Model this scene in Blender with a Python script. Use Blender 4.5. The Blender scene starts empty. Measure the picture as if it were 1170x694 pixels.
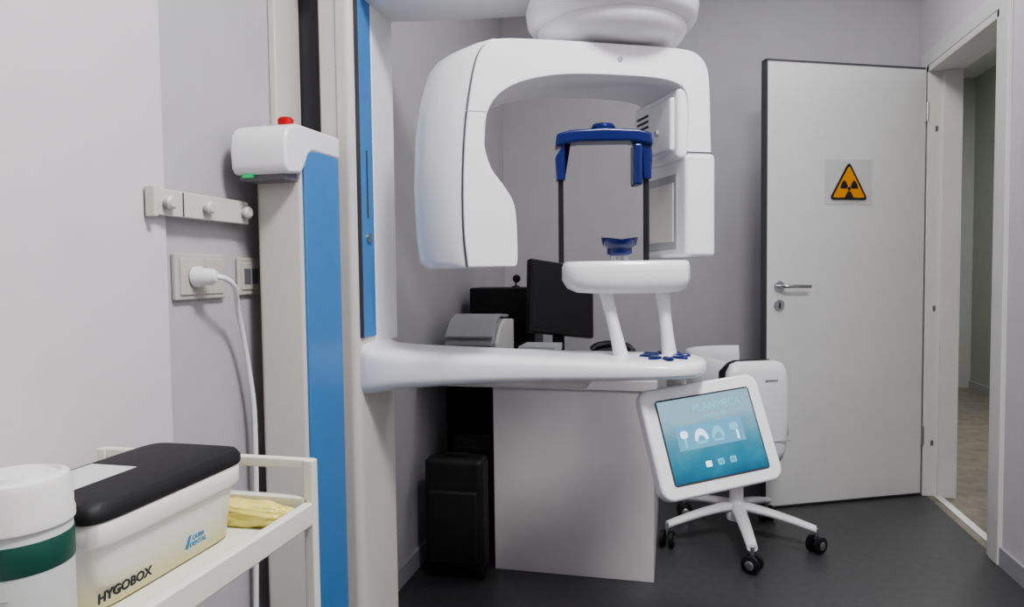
import bpy, bmesh, math
from mathutils import Vector, Matrix
D=bpy.data; C=bpy.context; SC=C.scene
R=math.radians
# ---------------------------------------------------------------- materials
def mat(name,col,rough=0.5,metal=0.0,noise=0.0,nscale=8.0,bump=0.0,bscale=60.0,emit=None,estr=0.0,coat=0.0,alpha=1.0,trans=0.0):
    m=D.materials.new(name); m.use_nodes=True
    nt=m.node_tree; b=nt.nodes['Principled BSDF']
    c=(col[0],col[1],col[2],1)
    b.inputs['Base Color'].default_value=c
    b.inputs['Roughness'].default_value=rough
    b.inputs['Metallic'].default_value=metal
    b.inputs['Coat Weight'].default_value=coat
    b.inputs['Alpha'].default_value=alpha
    b.inputs['Transmission Weight'].default_value=trans
    tc=nt.nodes.new('ShaderNodeTexCoord')
    if noise>0:
        n=nt.nodes.new('ShaderNodeTexNoise'); n.inputs['Scale'].default_value=nscale; n.inputs['Detail'].default_value=6
        r=nt.nodes.new('ShaderNodeValToRGB')
        r.color_ramp.elements[0].position=0.3; r.color_ramp.elements[1].position=0.7
        r.color_ramp.elements[0].color=tuple(max(0,x*(1-noise)) for x in col)+(1,)
        r.color_ramp.elements[1].color=tuple(min(1,x*(1+noise)) for x in col)+(1,)
        nt.links.new(tc.outputs['Object'],n.inputs['Vector']); nt.links.new(n.outputs['Fac'],r.inputs['Fac'])
        nt.links.new(r.outputs['Color'],b.inputs['Base Color'])
    if bump>0:
        n2=nt.nodes.new('ShaderNodeTexNoise'); n2.inputs['Scale'].default_value=bscale; n2.inputs['Detail'].default_value=4
        bp=nt.nodes.new('ShaderNodeBump'); bp.inputs['Strength'].default_value=bump; bp.inputs['Distance'].default_value=0.002
        nt.links.new(tc.outputs['Object'],n2.inputs['Vector']); nt.links.new(n2.outputs['Fac'],bp.inputs['Height'])
        nt.links.new(bp.outputs['Normal'],b.inputs['Normal'])
    if emit:
        b.inputs['Emission Color'].default_value=(emit[0],emit[1],emit[2],1); b.inputs['Emission Strength'].default_value=estr
    return m
M_wall=mat('wall_paint',(0.50,0.495,0.515),0.75,noise=0.02,bump=0.12,bscale=180)
M_wallb=mat('wall_paint_back',(0.50,0.495,0.515),0.75,noise=0.02,bump=0.12,bscale=180)
M_wall_lit=mat('wall_paint_lit',(0.68,0.66,0.69),0.7,noise=0.015,bump=0.12,bscale=180)  # lit copy of the wall paint; light on the pier put into the colour
M_ceil=mat('ceiling_paint',(0.72,0.72,0.71),0.8,noise=0.02)
M_floor=mat('vinyl_floor',(0.070,0.070,0.074),0.38,noise=0.12,nscale=30,bump=0.05,bscale=200)
M_corr=mat('corridor_paint',(0.42,0.44,0.41),0.8,noise=0.03)
M_corrf=mat('corridor_tile',(0.22,0.20,0.17),0.4,noise=0.25,nscale=12)
M_base=mat('baseboard_grey',(0.42,0.42,0.45),0.5,noise=0.03)
M_door=mat('door_laminate',(0.78,0.78,0.78),0.28,noise=0.02,nscale=4)
M_dooredge=mat('door_edge_grey',(0.10,0.10,0.11),0.5,noise=0.05)
M_frame=mat('frame_white',(0.74,0.74,0.73),0.4,noise=0.02)
M_white=mat('machine_white',(0.86,0.86,0.885),0.28,noise=0.012,nscale=3,coat=0.25)
M_cream=mat('machine_cream',(0.66,0.64,0.61),0.4,noise=0.02,nscale=3)
M_grey=mat('machine_grey',(0.42,0.43,0.45),0.4,noise=0.03)
M_dgrey=mat('device_dark_grey',(0.16,0.16,0.18),0.4,noise=0.05)
M_seam=mat('seam_dark',(0.06,0.06,0.07),0.6,noise=0.05)
M_blue=mat('stripe_blue',(0.07,0.24,0.55),0.4,noise=0.03)
M_navy=mat('navy_plastic',(0.004,0.014,0.13),0.22,noise=0.05,coat=0.4)
M_black=mat('black_plastic',(0.010,0.010,0.012),0.4,noise=0.1)
M_blackm=mat('black_matte',(0.012,0.012,0.014),0.6,noise=0.15,bump=0.3)
M_metal=mat('brushed_metal',(0.6,0.6,0.62),0.28,1.0,noise=0.05)
M_red=mat('red_button',(0.50,0.01,0.01),0.3,noise=0.05)
M_green=mat('green_led',(0.02,0.3,0.1),0.4,noise=0.05,emit=(0.05,0.9,0.3),estr=0.25)
M_yell=mat('warning_yellow',(0.85,0.33,0.01),0.5,noise=0.02)
M_ybag=mat('yellow_bag',(0.74,0.66,0.20),0.3,noise=0.15,nscale=25,bump=1.0,bscale=40)
M_plas=mat('clear_sleeve',(0.85,0.85,0.85),0.15,alpha=0.3,noise=0.01)
M_desk=mat('desk_laminate',(0.70,0.69,0.69),0.5,noise=0.02)
M_cart=mat('cart_enamel',(0.74,0.73,0.67),0.4,noise=0.02)
M_socket=mat('socket_plastic',(0.54,0.52,0.48),0.45,noise=0.02)
M_dgreen=mat('label_green',(0.008,0.075,0.055),0.5,noise=0.05)
M_paper=mat('label_paper',(0.58,0.60,0.60),0.6,noise=0.03)
M_ink=mat('ink_dark',(0.02,0.022,0.03),0.6,noise=0.05)
M_inkblue=mat('ink_blue',(0.02,0.22,0.45),0.6,noise=0.05)
M_panel=mat('led_panel',(0.9,0.9,0.9),0.5,emit=(0.97,0.97,1.0),estr=4)
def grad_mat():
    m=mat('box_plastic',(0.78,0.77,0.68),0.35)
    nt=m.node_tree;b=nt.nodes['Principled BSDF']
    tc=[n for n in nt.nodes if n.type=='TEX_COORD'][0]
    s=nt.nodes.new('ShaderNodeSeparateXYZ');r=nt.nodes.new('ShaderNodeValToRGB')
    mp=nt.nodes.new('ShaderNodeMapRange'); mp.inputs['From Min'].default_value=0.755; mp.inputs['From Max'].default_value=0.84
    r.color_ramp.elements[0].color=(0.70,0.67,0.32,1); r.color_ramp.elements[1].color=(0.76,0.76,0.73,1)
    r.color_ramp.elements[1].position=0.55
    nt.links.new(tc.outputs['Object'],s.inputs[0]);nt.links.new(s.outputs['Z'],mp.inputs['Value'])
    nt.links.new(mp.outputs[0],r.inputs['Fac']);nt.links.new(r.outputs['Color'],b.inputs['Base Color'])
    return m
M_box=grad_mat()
def screen_mat():
    m=mat('screen_image',(0.0,0.0,0.0),0.12)
    nt=m.node_tree;b=nt.nodes['Principled BSDF']
    tc=[n for n in nt.nodes if n.type=='TEX_COORD'][0]
    s=nt.nodes.new('ShaderNodeSeparateXYZ');r=nt.nodes.new('ShaderNodeValToRGB')
    nt.links.new(tc.outputs['Generated'],s.inputs[0])
    n=nt.nodes.new('ShaderNodeTexNoise'); n.inputs['Scale'].default_value=3.5
    nt.links.new(tc.outputs['Generated'],n.inputs['Vector'])
    a=nt.nodes.new('ShaderNodeMath');a.operation='MULTIPLY_ADD';a.inputs[1].default_value=0.45
    nt.links.new(n.outputs['Fac'],a.inputs[0]);nt.links.new(s.outputs['Z'],a.inputs[2])
    e=r.color_ramp.elements
    e[0].position=0.15;e[0].color=(0.015,0.12,0.22,1)
    e[1].position=1.0;e[1].color=(0.34,0.55,0.66,1)
    x=e.new(0.45);x.color=(0.03,0.26,0.40,1)
    x=e.new(0.75);x.color=(0.13,0.38,0.50,1)
    nt.links.new(a.outputs[0],r.inputs['Fac'])
    nt.links.new(r.outputs['Color'],b.inputs['Emission Color']);b.inputs['Emission Strength'].default_value=0.85
    return m
M_screen=screen_mat()
M_scrtxt=mat('screen_text',(0.1,0.3,0.4),0.4,emit=(0.20,0.46,0.58),estr=0.8,noise=0.01)
M_scrbar=mat('screen_bar',(0.1,0.25,0.35),0.4,emit=(0.07,0.26,0.38),estr=0.7,noise=0.01)
M_scrwht=mat('screen_white',(0.6,0.7,0.8),0.4,emit=(0.50,0.66,0.74),estr=0.8,noise=0.01)

# ---------------------------------------------------------------- helpers
def empty(name,loc=(0,0,0),rz=0):
    o=D.objects.new(name,None); SC.collection.objects.link(o); o.location=loc; o.rotation_euler=(0,0,rz); o.empty_display_size=0.1
    return o
def finish(o,m,parent=None,bevel=0,seg=3,smooth=True,angle=35):
    if m: o.data.materials.append(m)
    if parent: o.parent=parent
    if bevel>0:
        b=o.modifiers.new('bevel','BEVEL'); b.width=bevel;b.segments=seg;b.limit_method='ANGLE';b.angle_limit=R(30);b.use_clamp_overlap=True
    if smooth and hasattr(o.data,'polygons'):
        for p in o.data.polygons:p.use_smooth=True
        if bevel>0:
            w=o.modifiers.new('wn','WEIGHTED_NORMAL'); w.keep_sharp=True
        else:
            o.data.set_sharp_from_angle(angle=R(angle))
    return o
def mesh(name,verts,faces,m,parent=None,bevel=0,seg=3,smooth=True,angle=35):
    me=D.meshes.new(name); me.from_pydata([tuple(v) for v in verts],[],faces)
    bm=bmesh.new();bm.from_mesh(me);bmesh.ops.recalc_face_normals(bm,faces=bm.faces);bm.to_mesh(me);bm.free()
    o=D.objects.new(name,me);SC.collection.objects.link(o)
    return finish(o,m,parent,bevel,seg,smooth,angle)
def box(name,x0,x1,y0,y1,z0,z1,m,parent=None,bevel=0,seg=3):
    v=[(x,y,z) for x in(x0,x1) for y in(y0,y1) for z in(z0,z1)]
    f=[(0,1,3,2),(4,6,7,5),(0,4,5,1),(2,3,7,6),(0,2,6,4),(1,5,7,3)]
    return mesh(name,v,f,m,parent,bevel,seg,smooth=bevel>0)
def prism(name,pts,axis,a,b,m,parent=None,bevel=0,seg=3,angle=35):
    def mk(p,t):
        if axis=='y':return(p[0],t,p[1])
        if axis=='x':return(t,p[0],p[1])
        return(p[0],p[1],t)
    n=len(pts)
    v=[mk(p,a) for p in pts]+[mk(p,b) for p in pts]
    f=[tuple(range(n)),tuple(range(n,2*n))[::-1]]+[(i,(i+1)%n,(i+1)%n+n,i+n) for i in range(n)]
    return mesh(name,v,f,m,parent,bevel,seg,True,angle)
def loft(name,rings,m,parent=None,caps=True,bevel=0,angle=50):
    n=len(rings[0]);v=[p for r in rings for p in r];f=[]
    for k in range(len(rings)-1):
        for i in range(n):
            j=(i+1)%n
            f.append((k*n+i,k*n+j,(k+1)*n+j,(k+1)*n+i))
    if caps:
        f.append(tuple(range(n)));f.append(tuple(range((len(rings)-1)*n,len(rings)*n)))
    return mesh(name,v,f,m,parent,bevel,3,True,angle)
def lathe(name,prof,center,m,parent=None,seg=48,axis=(0,0,1),angle=40):
    ax=Vector(axis).normalized();q=Vector((0,0,1)).rotation_difference(ax)
    rings=[]
    for r,z in prof:
        r=max(r,0.0002)
        rings.append([Vector(center)+q@Vector((r*math.cos(2*math.pi*i/seg),r*math.sin(2*math.pi*i/seg),z)) for i in range(seg)])
    return loft(name,rings,m,parent,True,0,angle)
def cyl(name,p1,p2,r1,m,parent=None,r2=None,seg=32):
    p1=Vector(p1);p2=Vector(p2);L=(p2-p1).length
    r2=r1 if r2 is None else r2
    return lathe(name,[(r1,0),(r2,L)],p1,m,parent,seg,(p2-p1))
def catmull(pts,n=8,closed=False):
    out=[];P=[Vector(p) for p in pts];N=len(P)
    rng=range(N) if closed else range(N-1)
    for i in rng:
        if closed:p0,p1,p2,p3=P[i-1],P[i],P[(i+1)%N],P[(i+2)%N]
        else:p0,p1,p2,p3=P[max(i-1,0)],P[i],P[i+1],P[min(i+2,N-1)]
        for k in range(n):
            t=k/n
            out.append(0.5*((2*p1)+(-p0+p2)*t+(2*p0-5*p1+4*p2-p3)*t*t+(-p0+3*p1-3*p2+p3)*t**3))
    if not closed:out.append(P[-1])
    return out
def tube(name,pts,rad,m,parent=None,n=8,smoothpath=True,seg=14,flat=None):
    P=catmull(pts,n) if smoothpath else [Vector(p) for p in pts]
    rings=[]
    up=Vector((0,0,1))
    for i,p in enumerate(P):
        t=(P[min(i+1,len(P)-1)]-P[max(i-1,0)]).normalized()
        s=t.cross(up)
        if s.length<0.05: s=t.cross(Vector((0,1,0)))
        s.normalize();u=s.cross(t).normalized()
        a,b=(rad,rad) if flat is None else flat
        rings.append([p+s*a*math.cos(2*math.pi*k/seg)+u*b*math.sin(2*math.pi*k/seg) for k in range(seg)])
    return loft(name,rings,m,parent,True,0,60)
def sring(ax,t,c0,c1,h0,h1,e=4,n=40):
    out=[]
    for i in range(n):
        a=2*math.pi*i/n
        ca,sa=math.cos(a),math.sin(a)
        u=math.copysign(abs(ca)**(2/e),ca);w=math.copysign(abs(sa)**(2/e),sa)
        p=(c0+c1)/2+(c1-c0)/2*u;q=(h0+h1)/2+(h1-h0)/2*w
        if ax=='x':out.append((t,p,q))
        elif ax=='y':out.append((p,t,q))
        else:out.append((p,q,t))
    return out
def text(name,s,size,mtx,m,parent,extr=0.0004,align='CENTER',bold=0):
    cu=D.curves.new(name,'FONT');cu.body=s;cu.size=size;cu.extrude=extr;cu.align_x=align;cu.align_y='CENTER';cu.offset=bold
    o=D.objects.new(name,cu);SC.collection.objects.link(o);cu.materials.append(m);o.parent=parent;o.matrix_local=mtx
    return o
def frame_mtx(loc,xa,za):
    x=Vector(xa).normalized();z=Vector(za).normalized();y=z.cross(x).normalized();x=y.cross(z).normalized()
    M=Matrix((x,y,z)).transposed().to_4x4();M.translation=Vector(loc);return M

# ---------------------------------------------------------------- room shell
XL,XR,YB,YF,ZC=-0.95,1.18,3.81,-1.6,2.80
WT=0.12
box('floor',XL-0.1,XR+0.01,YF-0.1,YB+0.1,-0.1,0,M_floor)
box('ceiling',XL-0.1,XR+WT+0.02,YF-0.1,YB+0.1,ZC,ZC+0.1,M_ceil)
box('wall_left',XL-0.12,XL,YF-0.1,YB+0.1,0,ZC,M_wall)
box('wall_left_pier',XL,XL+0.016,YF,1.108,0,ZC,M_wall_lit)
box('wall_back',XL,XR+WT,YB,YB+0.12,0,ZC,M_wallb)
box('wall_front',XL,XR+WT,YF-0.12,YF,0,ZC,M_wall)
DY0,DY1,DZ=2.905,3.665,2.06
prism('wall_right',[(YF,0),(DY0,0),(DY0,DZ),(DY1,DZ),(DY1,0),(YB,0),(YB,ZC),(YF,ZC)],'x',XR,XR+WT,M_wall_lit)
t=empty('door_frame')
box('jamb_far',XR-0.012,XR+WT+0.015,DY1-0.03,DY1+0.0,0,DZ,M_frame,t,0.003)
box('jamb_near',XR-0.012,XR+WT+0.015,DY0,DY0+0.03,0,DZ,M_frame,t,0.003)
box('head',XR-0.012,XR+WT+0.015,DY0,DY1,DZ-0.03,DZ,M_frame,t,0.003)
box('stop_far',XR+0.05,XR+WT+0.01,DY1-0.045,DY1-0.028,0,DZ-0.03,M_frame,t,0.002)
box('casing_far',XR-0.014,XR,DY1,DY1+0.07,0,DZ+0.07,M_frame,t,0.003)
box('casing_near',XR-0.018,XR,DY0-0.075,DY0,0,DZ+0.07,M_frame,t,0.003)
box('casing_head',XR-0.014,XR,DY0,DY1,DZ,DZ+0.07,M_frame,t,0.003)
box('threshold',XR+0.04,XR+0.075,DY0+0.03,DY1-0.03,0.0,0.005,M_frame,t,0.002)
for i,zz in enumerate((0.25,0.9,1.75)):
    box('strike_%d'%i,XR+0.02,XR+0.032,DY1-0.032,DY1-0.0295,zz,zz+0.025,M_metal,t)
box('corridor_floor',XR+0.01,2.75,1.2,8.0,-0.1,0,M_corrf)
box('wall_corridor',2.63,2.75,1.2,8.0,0,ZC,M_corr)
box('wall_corridor_end',XR+WT,2.63,7.0,7.1,0,ZC,M_corr)
box('wall_corridor_near',XR+WT,2.63,1.2,1.3,0,ZC,M_corr)
box('ceiling_corridor',XR+WT,2.75,1.2,8.0,ZC,ZC+0.1,M_ceil)
box('wall_corridor_inner',XR+0.02,XR+WT,YB+0.12,7.0,0,ZC,M_corr)
box('baseboard_corridor',2.618,2.63,1.3,7.0,0,0.07,M_base)
box('baseboard_left',XL,XL+0.012,1.112,YB,0,0.07,M_base)
box('baseboard_back',XL+0.012,XR,YB-0.012,YB,0,0.07,M_base)
box('baseboard_right',XR-0.012,XR,YF,DY0-0.075,0,0.07,M_base)
s=empty('light_switch');box('plate',XR-0.01,XR-0.0005,2.64,2.72,1.49,1.57,M_frame,s,0.004);cyl('knob',(XR-0.015,2.68,1.53),(XR-0.009,2.68,1.53),0.016,M_frame,s)

# ---------------------------------------------------------------- door leaf
H=Vector((1.166,3.645));L=Vector((0.403,3.285))
dv=(L-H);W=dv.length
ang=math.atan2(-dv.y,-dv.x)
dr=empty('door_1',(L.x,L.y,0),ang)
box('leaf',0.004,W-0.004,0.001,0.04,0.012,2.045,M_door,dr,0.002)
box('edge_free',0,0.006,-0.0015,0.041,0.01,2.05,M_dooredge,dr)
box('edge_top',0.0,W-0.01,-0.0015,0.041,2.044,2.052,M_dooredge,dr)
box('edge_bottom',0.008,W-0.01,0.002,0.038,0.006,0.02,M_dooredge,dr)
hx=0.067
lathe('rose',[(0.0,0),(0.024,0),(0.026,0.004),(0.024,0.009),(0.0,0.009)],(hx,0.0,1.03),M_metal,dr,32,(0,-1,0))
tube('lever',[(hx,0,1.03),(hx,-0.03,1.03),(hx+0.012,-0.047,1.03),(hx+0.05,-0.05,1.03),(hx+0.13,-0.048,1.028)],0.0085,M_metal,dr)
lathe('escutcheon',[(0.0,0),(0.024,0),(0.026,0.004),(0.024,0.009),(0.0,0.009)],(hx,0.0,0.945),M_metal,dr,32,(0,-1,0))
box('cylinder',hx-0.004,hx+0.004,-0.011,-0.008,0.93,0.955,M_seam,dr)
for z in (0.25,1.8):cyl('hinge_%d'%int(z*10),(W+0.0,-0.004,z),(W+0.0,-0.004,z+0.09),0.008,M_metal,dr)
sg=empty('radiation_warning_sign',(L.x,L.y,0),ang)
sx=W*(1-0.50);sz=1.505
box('sleeve',sx-0.125,sx+0.125,-0.004,-0.001,sz-0.10,sz+0.11,M_plas,sg,0.002)
def tri(r,cx,cz,rr=0.12):
    pts=[]
    vs=[(cx+r*math.sin(a),cz+r*math.cos(a)) for a in (0,R(120),R(240))]
    for i in range(3):
        p=Vector(vs[i]);a=Vector(vs[i-1]);b=Vector(vs[(i+1)%3])
        q0=p+(a-p)*rr;q1=p+(b-p)*rr
        for k in range(6):
            u=k/5;pts.append(((1-u)**2*q0+2*u*(1-u)*p+u*u*q1))
    return pts
prism('triangle_border',tri(0.118,sx,sz-0.02),'y',-0.0065,-0.0042,M_ink,sg)
prism('triangle_yellow',tri(0.099,sx,sz-0.02,0.08),'y',-0.0075,-0.0064,M_yell,sg)
cz=sz-0.028
lathe('trefoil_hub',[(0,0),(0.0085,0),(0.0085,0.001),(0,0.001)],(sx,-0.0074,cz),M_ink,sg,24,(0,-1,0))
for k,a0 in enumerate((60,180,300)):
    pts=[]
    for i in range(9):
        a=R(a0+180+60*i/8);pts.append((sx+0.046*math.cos(a),cz+0.046*math.sin(a)))
    for i in range(9):
        a=R(a0+180+60-60*i/8);pts.append((sx+0.012*math.cos(a),cz+0.012*math.sin(a)))
    prism('trefoil_blade_%d'%k,pts,'y',-0.0085,-0.0074,M_ink,sg)

# ---------------------------------------------------------------- x-ray machine
X=empty('panoramic_xray_machine')
box('fixed_column',-0.905,-0.79,1.353,1.515,0.02,1.40,M_cream,X,0.012)
box('fixed_column_stripe',-0.792,-0.784,1.357,1.512,0.02,1.385,M_blue,X,0.003)
box('fixed_column_foot',-0.93,-0.70,1.30,1.80,0.0,0.03,M_grey,X,0.008)
prof=[(1.282,1.335),(1.278,1.375),(1.282,1.402),(1.296,1.422),(1.33,1.433),(1.52,1.437),(1.52,1.385),(1.390,1.383),(1.372,1.372),(1.356,1.345),(1.343,1.328),(1.292,1.322)]
prism('column_cap',prof,'x',-0.915,-0.782,M_white,X,0.012)
box('cap_underside',-0.905,-0.795,1.296,1.345,1.310,1.335,M_dgrey,X,0.004)
box('cap_led',-0.893,-0.868,1.2895,1.298,1.317,1.325,M_green,X)
lathe('stop_base',[(0,0),(0.018,0),(0.018,0.008),(0,0.008)],(-0.86,1.41,1.432),M_black,X)
lathe('stop_button',[(0,0),(0.012,0),(0.012,0.008),(0.017,0.010),(0.018,0.024),(0.014,0.029),(0,0.030)],(-0.86,1.41,1.438),M_red,X)
cp=[(-0.855,1.555),(-0.775,1.548),(-0.762,1.560),(-0.757,1.60),(-0.757,1.745),(-0.765,1.775),(-0.80,1.785),(-0.855,1.785)]
prism('main_column',cp,'z',0.03,2.45,M_cream,X,0.008)
box('column_front_groove',-0.806,-0.803,1.549,1.556,0.03,2.45,M_grey,X)
box('column_groove',-0.765,-0.7535,1.563,1.568,0.95,2.45,M_seam,X)
box('column_stripe',-0.765,-0.7535,1.568,1.640,0.95,2.45,M_blue,X,0.002)
box('column_slot',-0.76,-0.7525,1.60,1.606,1.25,1.42,M_seam,X)
lathe('key_lock',[(0,0),(0.012,0),(0.012,0.005),(0,0.005)],(-0.7535,1.605,1.20),M_metal,X,24,(1,0,0))
box('column_face',-0.768,-0.752,1.640,1.778,0.93,2.45,M_white,X,0.006)
box('column_back_rail',-0.94,-0.855,1.66,1.74,0.03,2.6,M_grey,X,0.004)
box('wall_channel',-0.9495,-0.93,1.487,1.60,0.10,2.79,M_cream,X,0.004)
box('gap_shade',-0.935,-0.852,1.605,1.66,0.03,2.6,M_seam,X)  # dark strip painted in for the shade of the gap beside the column
secs=[(-0.815,1.575,1.755,0.80,0.945,5),(-0.765,1.560,1.765,0.80,0.940,5),(-0.735,1.555,1.77,0.805,0.925,4.5),(-0.68,1.56,1.775,0.815,0.920,4),(-0.55,1.565,1.775,0.828,0.915,4),(-0.40,1.57,1.78,0.838,0.910,4),(-0.25,1.565,1.79,0.846,0.906,4),(-0.12,1.555,1.80,0.852,0.905,4),(-0.03,1.55,1.80,0.857,0.905,3.5),(0.02,1.565,1.785,0.858,0.905,3.2),(0.05,1.59,1.765,0.860,0.903,3),(0.068,1.63,1.735,0.865,0.898,2.6),(0.073,1.66,1.71,0.872,0.892,2.2)]
loft('shelf_arm',[sring('x',x,a,b,c,d,e,48) for x,a,b,c,d,e in secs],M_white,X,angle=80)
box('shelf_arm_lower',-0.745,-0.20,1.60,1.76,0.830,0.860,M_cream,X,0.01)
for i in range(8):
    a=2*math.pi*i/8+0.2
    px_,py_=-0.022+0.040*math.cos(a),1.662+0.055*math.sin(a)
    rings=[]
    for f_,z in((1,0.9035),(1,0.908),(0.75,0.9105)):
        ring=[]
        for q in range(20):
            b_=2*math.pi*q/20;u=0.021*f_*math.cos(b_);v=0.013*f_*math.sin(b_)
            ring.append((px_+u*math.cos(a)-v*math.sin(a),py_+u*math.sin(a)+v*math.cos(a),z))
        rings.append(ring)
    loft('key_%d'%i,rings,M_navy,X)
w=.310*Vector((.9728,.2317,0))+.10*Vector((-.2317,.9728,0))+Vector((0,0,.026))
h=.068*Vector((.9728,.2317,0))-.07*Vector((-.2317,.9728,0))+Vector((0,0,-.236))
cc=Vector((0.087,1.655,0.721))
xa=w.normalized();za=-h.normalized();ya=za.cross(xa).normalized();za=xa.cross(ya).normalized()
con=empty('console');con.parent=X
Mc=Matrix((xa,ya,za)).transposed().to_4x4();Mc.translation=cc;con.matrix_local=Mc
def rrect(w,h,r,n=8):
    pts=[]
    for cx,cy,a0 in((w/2-r,h/2-r,0),(-w/2+r,h/2-r,90),(-w/2+r,-h/2+r,180),(w/2-r,-h/2+r,270)):
        for k in range(n+1):
            a=R(a0+90*k/n);pts.append((cx+r*math.cos(a),cy+r*math.sin(a)))
    return pts
prism('housing',rrect(0.325,0.258,0.03),'y',0.0,0.035,M_white,con,0.008)
prism('bezel_recess',rrect(0.258,0.198,0.008),'y',-0.0012,0.004,M_seam,con)
box('screen',-0.125,0.125,-0.0020,0.003,-0.095,0.095,M_screen,con)
text('screen_title','PLANMECA',0.026,frame_mtx((0.03,-0.0026,0.068),(1,0,0),(0,-1,0)),M_scrtxt,con,0.0002)
text('screen_subtitle','ProMax 3D',0.013,frame_mtx((0.02,-0.0026,0.047),(1,0,0),(0,-1,0)),M_scrtxt,con,0.0002)
box('screen_strip',-0.095,0.085,-0.0024,-0.0018,-0.024,0.032,M_scrbar,con)
# device thumbnails: machine front, dental arch, skull view, machine side
def thumb(nm,outline,m):prism(nm,outline,'y',-0.0030,-0.0022,m,con)
thumb('thumb_a_head',[(-0.075+p[0],0.012+p[1]) for p in rrect(0.020,0.018,0.008,5)],M_scrwht)
thumb('thumb_a_stand',[(-0.075+p[0],-0.008+p[1]) for p in rrect(0.006,0.022,0.002,2)],M_scrtxt)
for j,(cx0_,wv) in enumerate(((-0.032,0.036),(0.014,0.034))):
    arch=[(cx0_+wv/2*math.cos(R(180*k/12)),-0.006+0.026*math.sin(R(180*k/12))) for k in range(13)]
    arch+=[(cx0_+wv/3.4*math.cos(R(180-180*k/12)),-0.008+0.013*math.sin(R(180-180*k/12))) for k in range(13)]
    thumb('thumb_arch_%d'%j,arch,M_scrtxt if j else M_scrwht)
    thumb('thumb_base_%d'%j,[(cx0_+p[0],-0.012+p[1]) for p in rrect(wv*0.8,0.005,0.002,2)],M_scrtxt)
thumb('thumb_b_head',[(0.060+p[0],0.012+p[1]) for p in rrect(0.022,0.018,0.006,5)],M_scrtxt)
thumb('thumb_b_stand',[(0.066+p[0],-0.008+p[1]) for p in rrect(0.006,0.022,0.002,2)],M_scrwht)
for i in range(3):
    prism('button_%d'%i,[(-0.03+i*0.033+p[0],-0.062+p[1]) for p in rrect(0.016,0.014,0.003,3)],'y',-0.0030,-0.0018,M_scrwht if i==0 else M_scrtxt,con)
    if i:prism('button_in_%d'%i,[(-0.03+i*0.033+p[0],-0.062+p[1]) for p in rrect(0.012,0.010,0.002,3)],'y',-0.0034,-0.0028,M_scrbar,con)
lathe('console_pivot',[(0,0),(0.04,0),(0.035,0.03),(0.02,0.045),(0,0.045)],(-0.02,0.034,0.03),M_grey,con,32,(0,1,0))
tube('console_bracket',[(0.00,1.69,0.865),(0.0,1.70,0.82),(0.01,1.715,0.78),(0.04,1.70,0.75)],0.018,M_cream,X)
for i,(a,b) in enumerate([((-0.165,1.665,1.07),(-0.125,1.665,0.90)),((-0.03,1.70,1.07),(-0.012,1.70,0.90))]):
    a=Vector(a);b=Vector(b)
    rings=[]
    for k in range(9):
        t=k/8;p=a.lerp(b,t);w2=0.019-0.004*math.sin(t*math.pi)
        rings.append([(p.x+w2*math.cos(q*math.pi/10),p.y+0.022*math.sin(q*math.pi/10),p.z) for q in range(20)])
    loft('tray_leg_%d'%i,rings,M_white,X,angle=60)
TC=empty('tray_group',(-0.118,1.697,0),R(13));TC.parent=X
tp=[(-0.155,0.0),(-0.15,-0.045),(-0.125,-0.075),(-0.07,-0.09),(0.02,-0.095),(0.10,-0.09),(0.14,-0.07),(0.148,-0.02),(0.148,0.04),(0.135,0.08),(0.08,0.095),(-0.02,0.085),(-0.11,0.07),(-0.145,0.04)]
cat=catmull([Vector((p[0],p[1],0)) for p in tp],4,True)
rings=[]
for sc,z in ((0.55,1.055),(0.80,1.058),(0.93,1.068),(1.0,1.088),(1.0,1.118),(0.975,1.130),(0.93,1.133),(0.9,1.127)):
    rings.append([(p.x*sc+ (0.02*(1-sc)),p.y*sc,z) for p in cat])
loft('chin_tray',rings,M_white,TC,angle=50)
for dx in(-0.014,0.014):cyl('chin_post_%d'%(dx>0),(dx-0.018,-0.03,1.125),(dx-0.018,-0.03,1.162),0.008,M_metal,TC)
rings=[]
for sx_,sy,z in((0.024,0.02,1.146),(0.030,0.024,1.150),(0.030,0.024,1.164),(0.040,0.034,1.172),(0.044,0.038,1.184),(0.039,0.033,1.184),(0.028,0.022,1.172)):
    rings.append([(-0.018+sx_*math.cos(a*math.pi/16),-0.03+sy*math.sin(a*math.pi/16),z+0.006*abs(math.cos(a*math.pi/16))*(z>1.175)) for a in range(32)])
loft('chin_cup',rings,M_navy,TC,angle=50)
SF=empty('support_frame',(-0.052,0.0,-0.014));SF.parent=TC
fr=0.104
for sgn in(-1,1):
    prism('support_rod_%d'%(sgn>0),[(sgn*fr-0.006,-0.008),(sgn*fr+0.006,-0.008),(sgn*fr+0.006,0.008),(sgn*fr-0.006,0.008)],'z',1.145,1.38,M_black,SF,0.002)
    prism('support_blade_%d'%(sgn>0),[(sgn*fr-0.010,1.345),(sgn*fr+0.010,1.345),(sgn*fr+0.013,1.40),(sgn*fr+0.010,1.44),(sgn*(fr-0.02)+0.0,1.452),(sgn*fr-0.013,1.40)],'y',-0.02,0.02,M_navy,SF,0.005)
prism('support_bridge',[(-0.117,1.422),(-0.10,1.428),(-0.06,1.435),(0.06,1.435),(0.10,1.428),(0.117,1.422),(0.114,1.454),(0.08,1.463),(0,1.467),(-0.08,1.463),(-0.114,1.454)],'y',-0.03,0.03,M_navy,SF,0.006)
lathe('support_dial',[(0,0),(0.028,0),(0.03,0.006),(0.026,0.014),(0,0.014)],(0,0,1.465),M_navy,SF,32)
box('support_cushion',0.07,0.092,-0.028,0.028,1.33,1.43,M_navy,SF,0.006)
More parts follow.
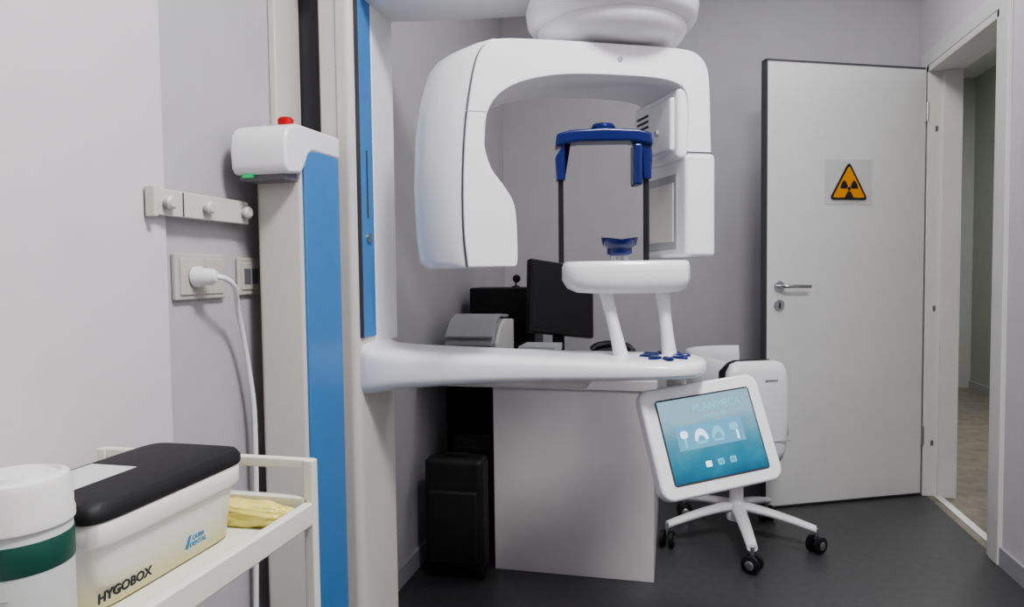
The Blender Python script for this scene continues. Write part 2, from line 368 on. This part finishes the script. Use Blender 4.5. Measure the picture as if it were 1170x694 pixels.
ua=[(-0.86,1.54,1.80,1.80,2.05,5),(-0.70,1.54,1.82,1.79,2.05,5),(-0.50,1.55,1.85,1.785,2.0,4),(-0.30,1.55,1.87,1.785,1.98,4),(-0.1,1.56,1.88,1.785,1.98,3.5),(0.02,1.62,1.82,1.79,1.97,3)]
loft('upper_arm',[sring('x',x,a,b,c,d,e,48) for x,a,b,c,d,e in ua],M_white,X,angle=80)
hub=(-0.15,1.71)
lathe('hub_cover',[(0,0),(0.10,0.0),(0.140,0.006),(0.162,0.018),(0.176,0.034),(0.180,0.046),(0.179,0.051),(0.193,0.055),(0.204,0.070),(0.208,0.098),(0.200,0.125),(0.17,0.145),(0,0.15)],(hub[0],hub[1],1.640),M_white,X,64,angle=50)
G=empty('c_arm',(hub[0],hub[1],0),R(28));G.parent=X
FY=-0.10;BY=0.12
outer=[(-0.383,1.122),(-0.390,1.20),(-0.390,1.32),(-0.382,1.44),(-0.366,1.54),(-0.350,1.592),(-0.325,1.616),(-0.28,1.626),(-0.1,1.631),(0.05,1.633),(0.15,1.630),(0.185,1.617),(0.205,1.588),(0.211,1.53),(0.213,1.45),(0.215,1.385)]
inner=[(0.150,1.385),(0.153,1.44),(0.154,1.49),(0.146,1.535),(0.115,1.553),(0.06,1.560),(-0.05,1.560),(-0.15,1.555),(-0.22,1.543),(-0.28,1.522),(-0.322,1.487),(-0.341,1.44),(-0.343,1.39),(-0.328,1.34),(-0.302,1.305),(-0.280,1.27),(-0.272,1.23),(-0.270,1.14),(-0.276,1.122)]
oc=[(p.x,p.y) for p in catmull([Vector((a,b,0)) for a,b in outer],3)]
ic=[(p.x,p.y) for p in catmull([Vector((a,b,0)) for a,b in inner],3)]
prism('c_shell',oc+ic,'y',FY,BY,M_white,G,0.012,4)
rings=[]
for z,xf,xo in((1.120,-0.386,-0.452),(1.135,-0.39,-0.466),(1.20,-0.393,-0.474),(1.32,-0.393,-0.478),(1.44,-0.385,-0.472),(1.52,-0.372,-0.460),(1.58,-0.356,-0.442),(1.608,-0.342,-0.420),(1.622,-0.325,-0.39),(1.627,-0.315,-0.36)):
    ring=[(xf,FY+0.012,z),(xf-(xf-xo)*0.35,FY+0.035,z),(xf-(xf-xo)*0.75,FY+0.085,z),(xo,FY+0.15,z),(xo+0.004,BY,z),(xo+0.03,BY+0.05,z),(xf+0.03,BY+0.06,z),(xf+0.05,BY-0.01,z),(xf+0.05,FY+0.02,z)]
    rings.append(ring)
loft('tube_housing',rings,M_white,G,angle=40,bevel=0.004)
sp=[(x-0.0012,FY+0.0115,z) for x,z in outer[:8]]
tube('housing_seam',sp,0.0018,M_dgrey,G,n=6,seg=8)
box('seam_front',-0.384,-0.336,FY-0.0008,FY+0.002,1.462,1.4635,M_grey,G)
box('sensor_carriage',0.128,0.206,FY+0.004,BY+0.03,1.375,1.545,M_white,G,0.012)
box('sensor_carriage_panel',0.118,0.135,FY+0.02,BY-0.08,1.395,1.525,M_white,G,0.008)
for i in range(9):
    box('vent_%d'%i,0.1265,0.1295,0.06,0.125,1.395+i*0.014,1.401+i*0.014,M_seam,G)
box('sensor_head',0.146,0.226,FY-0.004,BY+0.01,1.140,1.388,M_white,G,0.012)
box('sensor_window_frame',0.1435,0.15,-0.06,0.10,1.160,1.345,M_grey,G,0.002)
box('sensor_window',0.1415,0.148,-0.045,0.085,1.180,1.325,M_cream,G,0.002)
lathe('indicator',[(0,0),(0.006,0),(0.006,0.002),(0,0.002)],(-0.02,FY-0.0,1.597),M_grey,G,16,(0,-1,0))
lathe('carriage_knob',[(0,0),(0.008,0),(0.007,0.006),(0,0.006)],(0.118,-0.01,1.45),M_grey,G,16,(-1,0,0))
box('front_seam',0.150,0.215,FY-0.0012,FY+0.002,1.389,1.3915,M_seam,G)

# ---------------------------------------------------------------- wall rail + socket
b=empty('wall_rail')
box('rail',-0.925,-0.917,1.055,1.345,1.222,1.272,M_cream,b,0.003)
box('rail_end',-0.93,-0.908,1.052,1.062,1.218,1.275,M_cream,b,0.003)
box('rail_joint',-0.918,-0.9155,1.135,1.137,1.224,1.270,M_seam,b)
for i,y in enumerate((1.09,1.20,1.325)):
    cyl('standoff_%d'%i,(-0.9338 if y<1.11 else -0.9495,y,1.247),(-0.918,y,1.247),0.010,M_cream,b)
    lathe('knob_%d'%i,[(0,0),(0.008,0),(0.008,0.006),(0.013,0.008),(0.013,0.014),(0.009,0.018),(0,0.018)],(-0.917,y,1.247),M_cream,b,32,(1,0,0))
s=empty('power_socket')
box('plate',-0.9495,-0.938,1.134,1.285,1.062,1.155,M_socket,s,0.004)
box('insert_left',-0.939,-0.934,1.145,1.212,1.072,1.145,M_socket,s,0.003)
box('insert_right',-0.939,-0.935,1.22,1.275,1.072,1.145,M_socket,s,0.003)
for i in range(2):cyl('hole_%d'%i,(-0.936,1.238+i*0.018,1.108),(-0.9345,1.238+i*0.018,1.108),0.004,M_seam,s)
s2=empty('power_socket')
box('plate',-0.9495,-0.940,1.335,1.415,1.065,1.150,M_socket,s2,0.004)
box('insert',-0.941,-0.937,1.345,1.405,1.077,1.138,M_socket,s2,0.002)
for i in range(2):box('rocker_%d'%i,-0.9375,-0.9355,1.35+i*0.028,1.373+i*0.028,1.09,1.125,M_dgrey,s2,0.002)
p=empty('power_plug')
lathe('plug_body',[(0,0),(0.021,0),(0.021,0.012),(0.017,0.02),(0.017,0.035),(0.010,0.046),(0,0.046)],(-0.9338,1.185,1.108),M_white,p,28,(1,0.15,0))
tube('cable',[(-0.893,1.191,1.108),(-0.88,1.205,1.104),(-0.88,1.235,1.085),(-0.90,1.27,1.04),(-0.91,1.30,0.98),(-0.915,1.325,0.90),(-0.915,1.34,0.80),(-0.92,1.345,0.60),(-0.93,1.345,0.30),(-0.93,1.345,0.02)],0.0055,M_white,p)

# ---------------------------------------------------------------- desk
d=empty('desk')
box('top',-0.94,-0.06,2.415,3.20,0.685,0.722,M_desk,d,0.003)
box('front_panel',-0.655,-0.072,2.425,2.445,0.0,0.685,M_desk,d,0.002)
box('side_panel',-0.092,-0.072,2.445,3.18,0.0,0.685,M_desk,d,0.002)
box('inner_panel',-0.655,-0.635,2.445,3.18,0.0,0.685,M_desk,d,0.002)
box('under_desk_shade',-0.937,-0.655,2.72,2.74,0.0,0.685,M_blackm,d,0.002)  # black sheet added to stand in for the shadow under the desk
k=empty('black_trolley_case')
box('body',-0.885,-0.665,2.30,2.40,0.03,0.44,M_blackm,k,0.02)
box('front_pocket',-0.868,-0.682,2.283,2.305,0.06,0.33,M_blackm,k,0.012)
for i,x in enumerate((-0.86,-0.69)):cyl('wheel_%d'%i,(x,2.33,0.022),(x+0.02,2.33,0.022),0.022,M_black,k)
box('handle',-0.82,-0.73,2.34,2.36,0.435,0.455,M_black,k,0.005)
for i in range(3):box('zip_%d'%i,-0.886,-0.664,2.32+i*0.025,2.322+i*0.025,0.05,0.43,M_seam,k)
k=empty('computer_tower')
box('case',-0.83,-0.67,2.48,2.70,0.01,0.49,M_black,k,0.006)
box('front_bezel',-0.825,-0.675,2.472,2.482,0.02,0.48,M_blackm,k,0.004)
for i in range(5):box('slot_%d'%i,-0.81,-0.70,2.468,2.474,0.34+i*0.025,0.342+i*0.025,M_seam,k)
k=empty('desktop_printer')
pf=[(2.50,0.7225),(2.78,0.7225),(2.78,0.915),(2.64,0.925),(2.57,0.905),(2.50,0.84)]
prism('body',pf,'x',-0.870,-0.67,M_grey,k,0.01)
prism('top_cover',[(2.505,0.855),(2.57,0.912),(2.64,0.932),(2.77,0.922),(2.77,0.934),(2.64,0.944),(2.565,0.923),(2.50,0.865)],'x',-0.865,-0.675,M_grey,k,0.004)
box('front_face',-0.86,-0.68,2.492,2.503,0.735,0.83,M_dgrey,k,0.003)
prism('side_white',[(y,z) for y,z in pf],'x',-0.671,-0.655,M_frame,k,0.006)
k=empty('scanner_unit')
box('body',-0.90,-0.60,2.95,3.15,0.7225,1.04,M_black,k,0.008)
box('front',-0.88,-0.62,2.944,2.953,0.90,1.0,M_blackm,k,0.004)
box('tray',-0.86,-0.64,2.91,2.95,0.79,0.80,M_blackm,k,0.003)
# small webcam standing on the scanner
k=empty('webcam')
lathe('base',[(0,0),(0.022,0),(0.018,0.006),(0.004,0.010),(0.004,0.028),(0,0.028)],(-0.70,3.02,1.0405),M_black,k,24)
lathe('head',[(0,0),(0.014,0.001),(0.018,0.008),(0.018,0.026),(0.012,0.033),(0,0.034)],(-0.70,3.037,1.080),M_black,k,24,(0.2,-1,0))
mo=empty('computer_monitor',(-0.475,2.90,0),R(40))
mo2=empty('display');mo2.parent=mo;mo2.location=(0,0,0.998);mo2.rotation_euler=(R(-12),R(8),0)
box('panel',-0.160,0.160,-0.015,0.02,-0.165,0.150,M_black,mo2,0.008)
box('glass',-0.149,0.149,-0.0165,-0.014,-0.145,0.138,mat('screen_off',(0.01,0.01,0.012),0.15,noise=0.05),mo2)
box('neck',-0.025,0.025,0.01,0.035,0.735,0.98,M_black,mo,0.006)
lathe('foot',[(0,0),(0.09,0),(0.085,0.01),(0.03,0.016),(0,0.016)],(0,0.02,0.7225),M_black,mo,40)
k=empty('document_stack')
for i in range(4):box('sheet_%d'%i,-0.60+i*0.006,-0.45+i*0.004,2.52+0.005*i,2.70,0.7225+0.026*i,0.7475+0.026*i,M_paper if i%2 else M_frame,k,0.002)
k=empty('desk_phone')
prism('base',[(2.72,0.7225),(2.92,0.7225),(2.92,0.78),(2.90,0.785),(2.72,0.75)],'x',-0.34,-0.16,M_black,k,0.006)
tube('handset',[(-0.33,2.80,0.785),(-0.31,2.81,0.80),(-0.27,2.82,0.808),(-0.23,2.82,0.808),(-0.19,2.81,0.80),(-0.17,2.80,0.785)],0.015,M_black,k)

# ---------------------------------------------------------------- office chair
ch=empty('office_chair',(0.245,2.885,0),0)
lathe('base_hub',[(0,0),(0.038,0),(0.045,0.03),(0.034,0.06),(0.029,0.08),(0,0.08)],(0,0,0.09),M_white,ch)
cyl('gas_column',(0,0,0.15),(0,0,0.42),0.028,M_white,ch)
for i in range(5):
    a=R(-84+72*i);c_,s_=math.cos(a),math.sin(a)
    rings=[]
    for t in range(9):
        u=t/8;rr=0.02+0.28*u;z=0.145-0.055*u**1.5;w_=0.029-0.009*u;hh=0.019-0.005*u
        rings.append([(rr*c_-w_*math.cos(q*math.pi/8)*s_,rr*s_+w_*math.cos(q*math.pi/8)*c_,z+hh*math.sin(q*math.pi/8)) for q in range(16)])
    loft('leg_%d'%i,rings,M_white,ch,angle=60)
    cx_,cy_=0.30*c_,0.30*s_
    cyl('stem_%d'%i,(cx_,cy_,0.05),(cx_,cy_,0.095),0.008,M_metal,ch)
    ca_=a+R(55);c2,s2_=math.cos(ca_),math.sin(ca_)
    for sd in(-1,1):
        px,py=cx_-0.018*sd*s2_,cy_+0.018*sd*c2
        lathe('castor_%d_%d'%(i,sd>0),[(0,-0.011),(0.024,-0.011),(0.033,-0.007),(0.033,0.007),(0.024,0.011),(0,0.011)],(px,py,0.0333),M_black,ch,24,(-s2_,c2,0))
        lathe('castor_cap_%d_%d'%(i,sd>0),[(0,0),(0.017,0.0),(0.014,0.002),(0,0.002)],(px-0.011*sd*s2_,py+0.011*sd*c2,0.0333),M_metal,ch,20,(-s2_*sd,c2*sd,0))
rings=[sring('z',z,-0.20*k,0.20*k,-0.13*k+0.03,0.24*k+0.0,3.5,40) for z,k in((0.42,0.75),(0.43,0.95),(0.45,1.0),(0.47,1.0),(0.49,0.96),(0.50,0.85))]
loft('seat',rings,M_blackm,ch,angle=60)
bk=empty('back_group',(0.055,-0.15,0),R(25));bk.parent=ch
rings=[]
for z,hw,y0,y1 in((0.37,0.08,-0.025,0.02),(0.375,0.105,-0.035,0.025),(0.42,0.12,-0.045,0.03),(0.52,0.128,-0.048,0.03),(0.64,0.13,-0.045,0.03),(0.72,0.122,-0.04,0.028),(0.75,0.105,-0.03,0.022),(0.76,0.08,-0.02,0.015)):
    rings.append(sring('z',z,-hw,hw,y0,y1,3.2,40))
loft('back_shell',rings,M_white,bk,angle=60)
rings=[]
for z,hw,y0,y1 in((0.40,0.10,0.02,0.045),(0.45,0.125,0.02,0.055),(0.60,0.132,0.02,0.055),(0.72,0.128,0.02,0.05),(0.754,0.10,0.01,0.035),(0.763,0.08,0.01,0.025)):
    rings.append(sring('z',z,-hw-0.003,hw-0.014,y0,y1,3.2,40))
loft('back_pad',rings,M_blackm,bk,angle=60)
box('back_groove',-0.12,0.12,-0.049,-0.046,0.455,0.458,M_grey,bk)
text('back_logo','planmeca',0.014,frame_mtx((0.04,-0.0465,0.69),(1,0,0),(0,-1,0)),M_ink,bk,0.0006)
pts=[(-0.03,-0.12,0.68),(-0.13,-0.05,0.70),(-0.19,0.06,0.71),(-0.17,0.17,0.71),(-0.08,0.25,0.71),(0.03,0.28,0.71)]
tube('wrap_arm',pts,0.02,M_white,ch,flat=(0.014,0.065))
tube('arm_support',[(-0.19,0.08,0.67),(-0.19,0.08,0.55),(-0.12,0.07,0.44)],0.014,M_white,ch)

# ---------------------------------------------------------------- trolley cart
ct=empty('utility_cart')
cx0,cx1,cy0,cy1=-0.86,-0.508,0.25,0.872
for i,(x,y) in enumerate([(cx0,cy0),(cx0,cy1),(cx1,cy0),(cx1,cy1)]):
    box('post_%d'%i,x-0.008,x+0.008,y-0.008,y+0.008,0.07,0.846,M_cart,ct,0.003)
    cyl('castor_fork_%d'%i,(x,y,0.045),(x,y,0.08),0.010,M_metal,ct)
    cyl('castor_%d'%i,(x-0.012,y,0.03),(x+0.012,y,0.03),0.03,M_black,ct)
for nm,z0 in(('top',0.757),('low',0.20)):
    box('shelf_'+nm,cx0,cx1,cy0,cy1,z0-0.005,z0,M_cart,ct)
    box('rim_r_'+nm,cx1-0.008,cx1+0.006,cy0,cy1,z0-0.005,z0+0.028,M_cart,ct,0.003)
    box('rim_l_'+nm,cx0-0.006,cx0+0.008,cy0,cy1,z0-0.005,z0+0.028,M_cart,ct,0.003)
    box('rim_b_'+nm,cx0,cx1,cy1-0.008,cy1+0.006,z0-0.005,z0+0.035,M_cart,ct,0.003)
    box('rim_f_'+nm,cx0,cx1,cy0-0.006,cy0+0.008,z0-0.005,z0+0.035,M_cart,ct,0.003)
box('rail_back',cx0,cx1+0.006,cy1-0.006,cy1+0.006,0.832,0.847,M_cart,ct,0.003)
box('rail_front',cx0,cx1+0.006,cy0-0.006,cy0+0.006,0.832,0.847,M_cart,ct,0.003)
bm=bmesh.new();bmesh.ops.create_icosphere(bm,subdivisions=5,radius=1)
from mathutils import noise as NZ
for v in bm.verts:
    q=v.co.copy();f=1+0.15*NZ.noise(q*2.2)+0.10*NZ.noise(q*6+Vector((3,1,2)))+0.05*NZ.noise(q*14)
    v.co=Vector((min(-0.518,-0.62+q.x*0.12*f),min(0.862,0.841+q.y*0.020*f),max(0.7575,0.770+q.z*0.022*f)))
me=D.meshes.new('yellow_plastic_bag');bm.to_mesh(me);bm.free();o=D.objects.new('yellow_plastic_bag',me);SC.collection.objects.link(o);finish(o,M_ybag,angle=180)

wb=empty('disinfectant_wipes_box')
def zring(x0,x1,y0,y1,z,e=9):return sring('z',z,x0,x1,y0,y1,e,64)
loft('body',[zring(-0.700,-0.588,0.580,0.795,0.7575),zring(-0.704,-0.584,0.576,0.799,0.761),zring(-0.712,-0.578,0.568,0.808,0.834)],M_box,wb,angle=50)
loft('rim',[zring(-0.716,-0.573,0.563,0.813,0.830),zring(-0.718,-0.571,0.561,0.815,0.834),zring(-0.718,-0.571,0.561,0.815,0.856),zring(-0.714,-0.575,0.565,0.811,0.860)],mat('rim_plastic',(0.76,0.76,0.74),0.35,noise=0.02),wb,angle=50)
loft('lid',[zring(-0.719,-0.570,0.560,0.816,0.857),zring(-0.720,-0.569,0.559,0.817,0.860),zring(-0.720,-0.569,0.559,0.817,0.868),zring(-0.715,-0.574,0.564,0.812,0.876),zring(-0.704,-0.585,0.575,0.800,0.879)],M_blackm,wb,angle=40)
box('lid_label',-0.70,-0.635,0.60,0.69,0.879,0.8797,M_paper,wb)
def slope_x(z):return -0.584+(z-0.763)/(0.834-0.763)*0.006+0.0002
text('label_name','HYGOBOX',0.0150,frame_mtx((slope_x(0.774),0.612,0.774),(0,1,0),(1,0,-0.085)),M_ink,wb,0.0006,bold=0.0003)
text('label_maker','DURR\nDENTAL',0.008,frame_mtx((slope_x(0.781),0.728,0.781),(0,1,0),(1,0,-0.085)),M_inkblue,wb,0.0006)
prism('label_mark',[(0.705,0.775),(0.709,0.775),(0.715,0.790),(0.711,0.790)],'x',-0.585,-0.5812,M_inkblue,wb)
wc=empty('wipes_canister')
c0=(-0.5905,0.497,0.7575)
lathe('can',[(0,0),(0.042,0),(0.044,0.004),(0.044,0.130),(0.042,0.136),(0,0.136)],c0,M_paper,wc,64)
lathe('band',[(0.0443,0.090),(0.0448,0.091),(0.0448,0.117),(0.0443,0.118)],c0,M_dgreen,wc,64)
lathe('lid',[(0.030,0.128),(0.0462,0.128),(0.0462,0.135),(0.045,0.139),(0.045,0.164),(0.042,0.170),(0.036,0.172),(0.034,0.169),(0.028,0.169),(0.026,0.174),(0,0.175)],c0,M_frame,wc,64)
for i in range(7):
    a0=-1.5
    zz=0.012+i*0.010
    pts2=[]
    for k2 in range(9):
        a=a0+(0.9 if i%3 else 0.6)*k2/8
        pts2.append((c0[0]+0.0446*math.cos(a),c0[1]+0.0446*math.sin(a),c0[2]+zz))
    tube('label_line_%d'%i,pts2,0.0009,M_grey,wc,n=1,seg=6,smoothpath=False)

# ---------------------------------------------------------------- lights
def panel(x,y,pw,sx=0.6,sy=0.6,col=(1,0.98,0.96)):
    e=empty('ceiling_light')
    box('frame',x-sx/2-0.02,x+sx/2+0.02,y-sy/2-0.02,y+sy/2+0.02,ZC-0.015,ZC-0.0005,M_frame,e,0.002)
    box('diffuser',x-sx/2,x+sx/2,y-sy/2,y+sy/2,ZC-0.018,ZC-0.014,M_panel,e)
    l=D.lights.new('panel_lamp','AREA');l.shape='RECTANGLE';l.size=sx;l.size_y=sy;l.energy=pw;l.color=col
    o=D.objects.new('panel_lamp',l);SC.collection.objects.link(o);o.location=(x,y,ZC-0.03);o.parent=e
panel(0.45,0.55,50,0.45,0.45)
panel(0.45,2.7,6)
panel(2.0,4.6,34)  # unseen corridor lamp, added to brighten the hallway
wd=D.worlds.new('world');SC.world=wd;wd.use_nodes=True
wd.node_tree.nodes['Background'].inputs['Color'].default_value=(0.6,0.65,0.75,1);wd.node_tree.nodes['Background'].inputs['Strength'].default_value=0.3
try:
    SC.view_settings.view_transform='AgX';SC.view_settings.look='AgX - Medium High Contrast'
    SC.view_settings.exposure=0.12
except Exception as ex: print(ex)

cam=D.cameras.new('camera');co=D.objects.new('camera',cam);SC.collection.objects.link(co)
cam.sensor_width=36;cam.lens=24.0;cam.clip_start=0.05
M=Matrix.Rotation(R(13.4),4,'Z')@Matrix.Rotation(R(90-2.64),4,'X')@Matrix.Rotation(R(-0.7),4,'Z')
M.translation=Vector((0,0,1.11));co.matrix_world=M
SC.camera=co
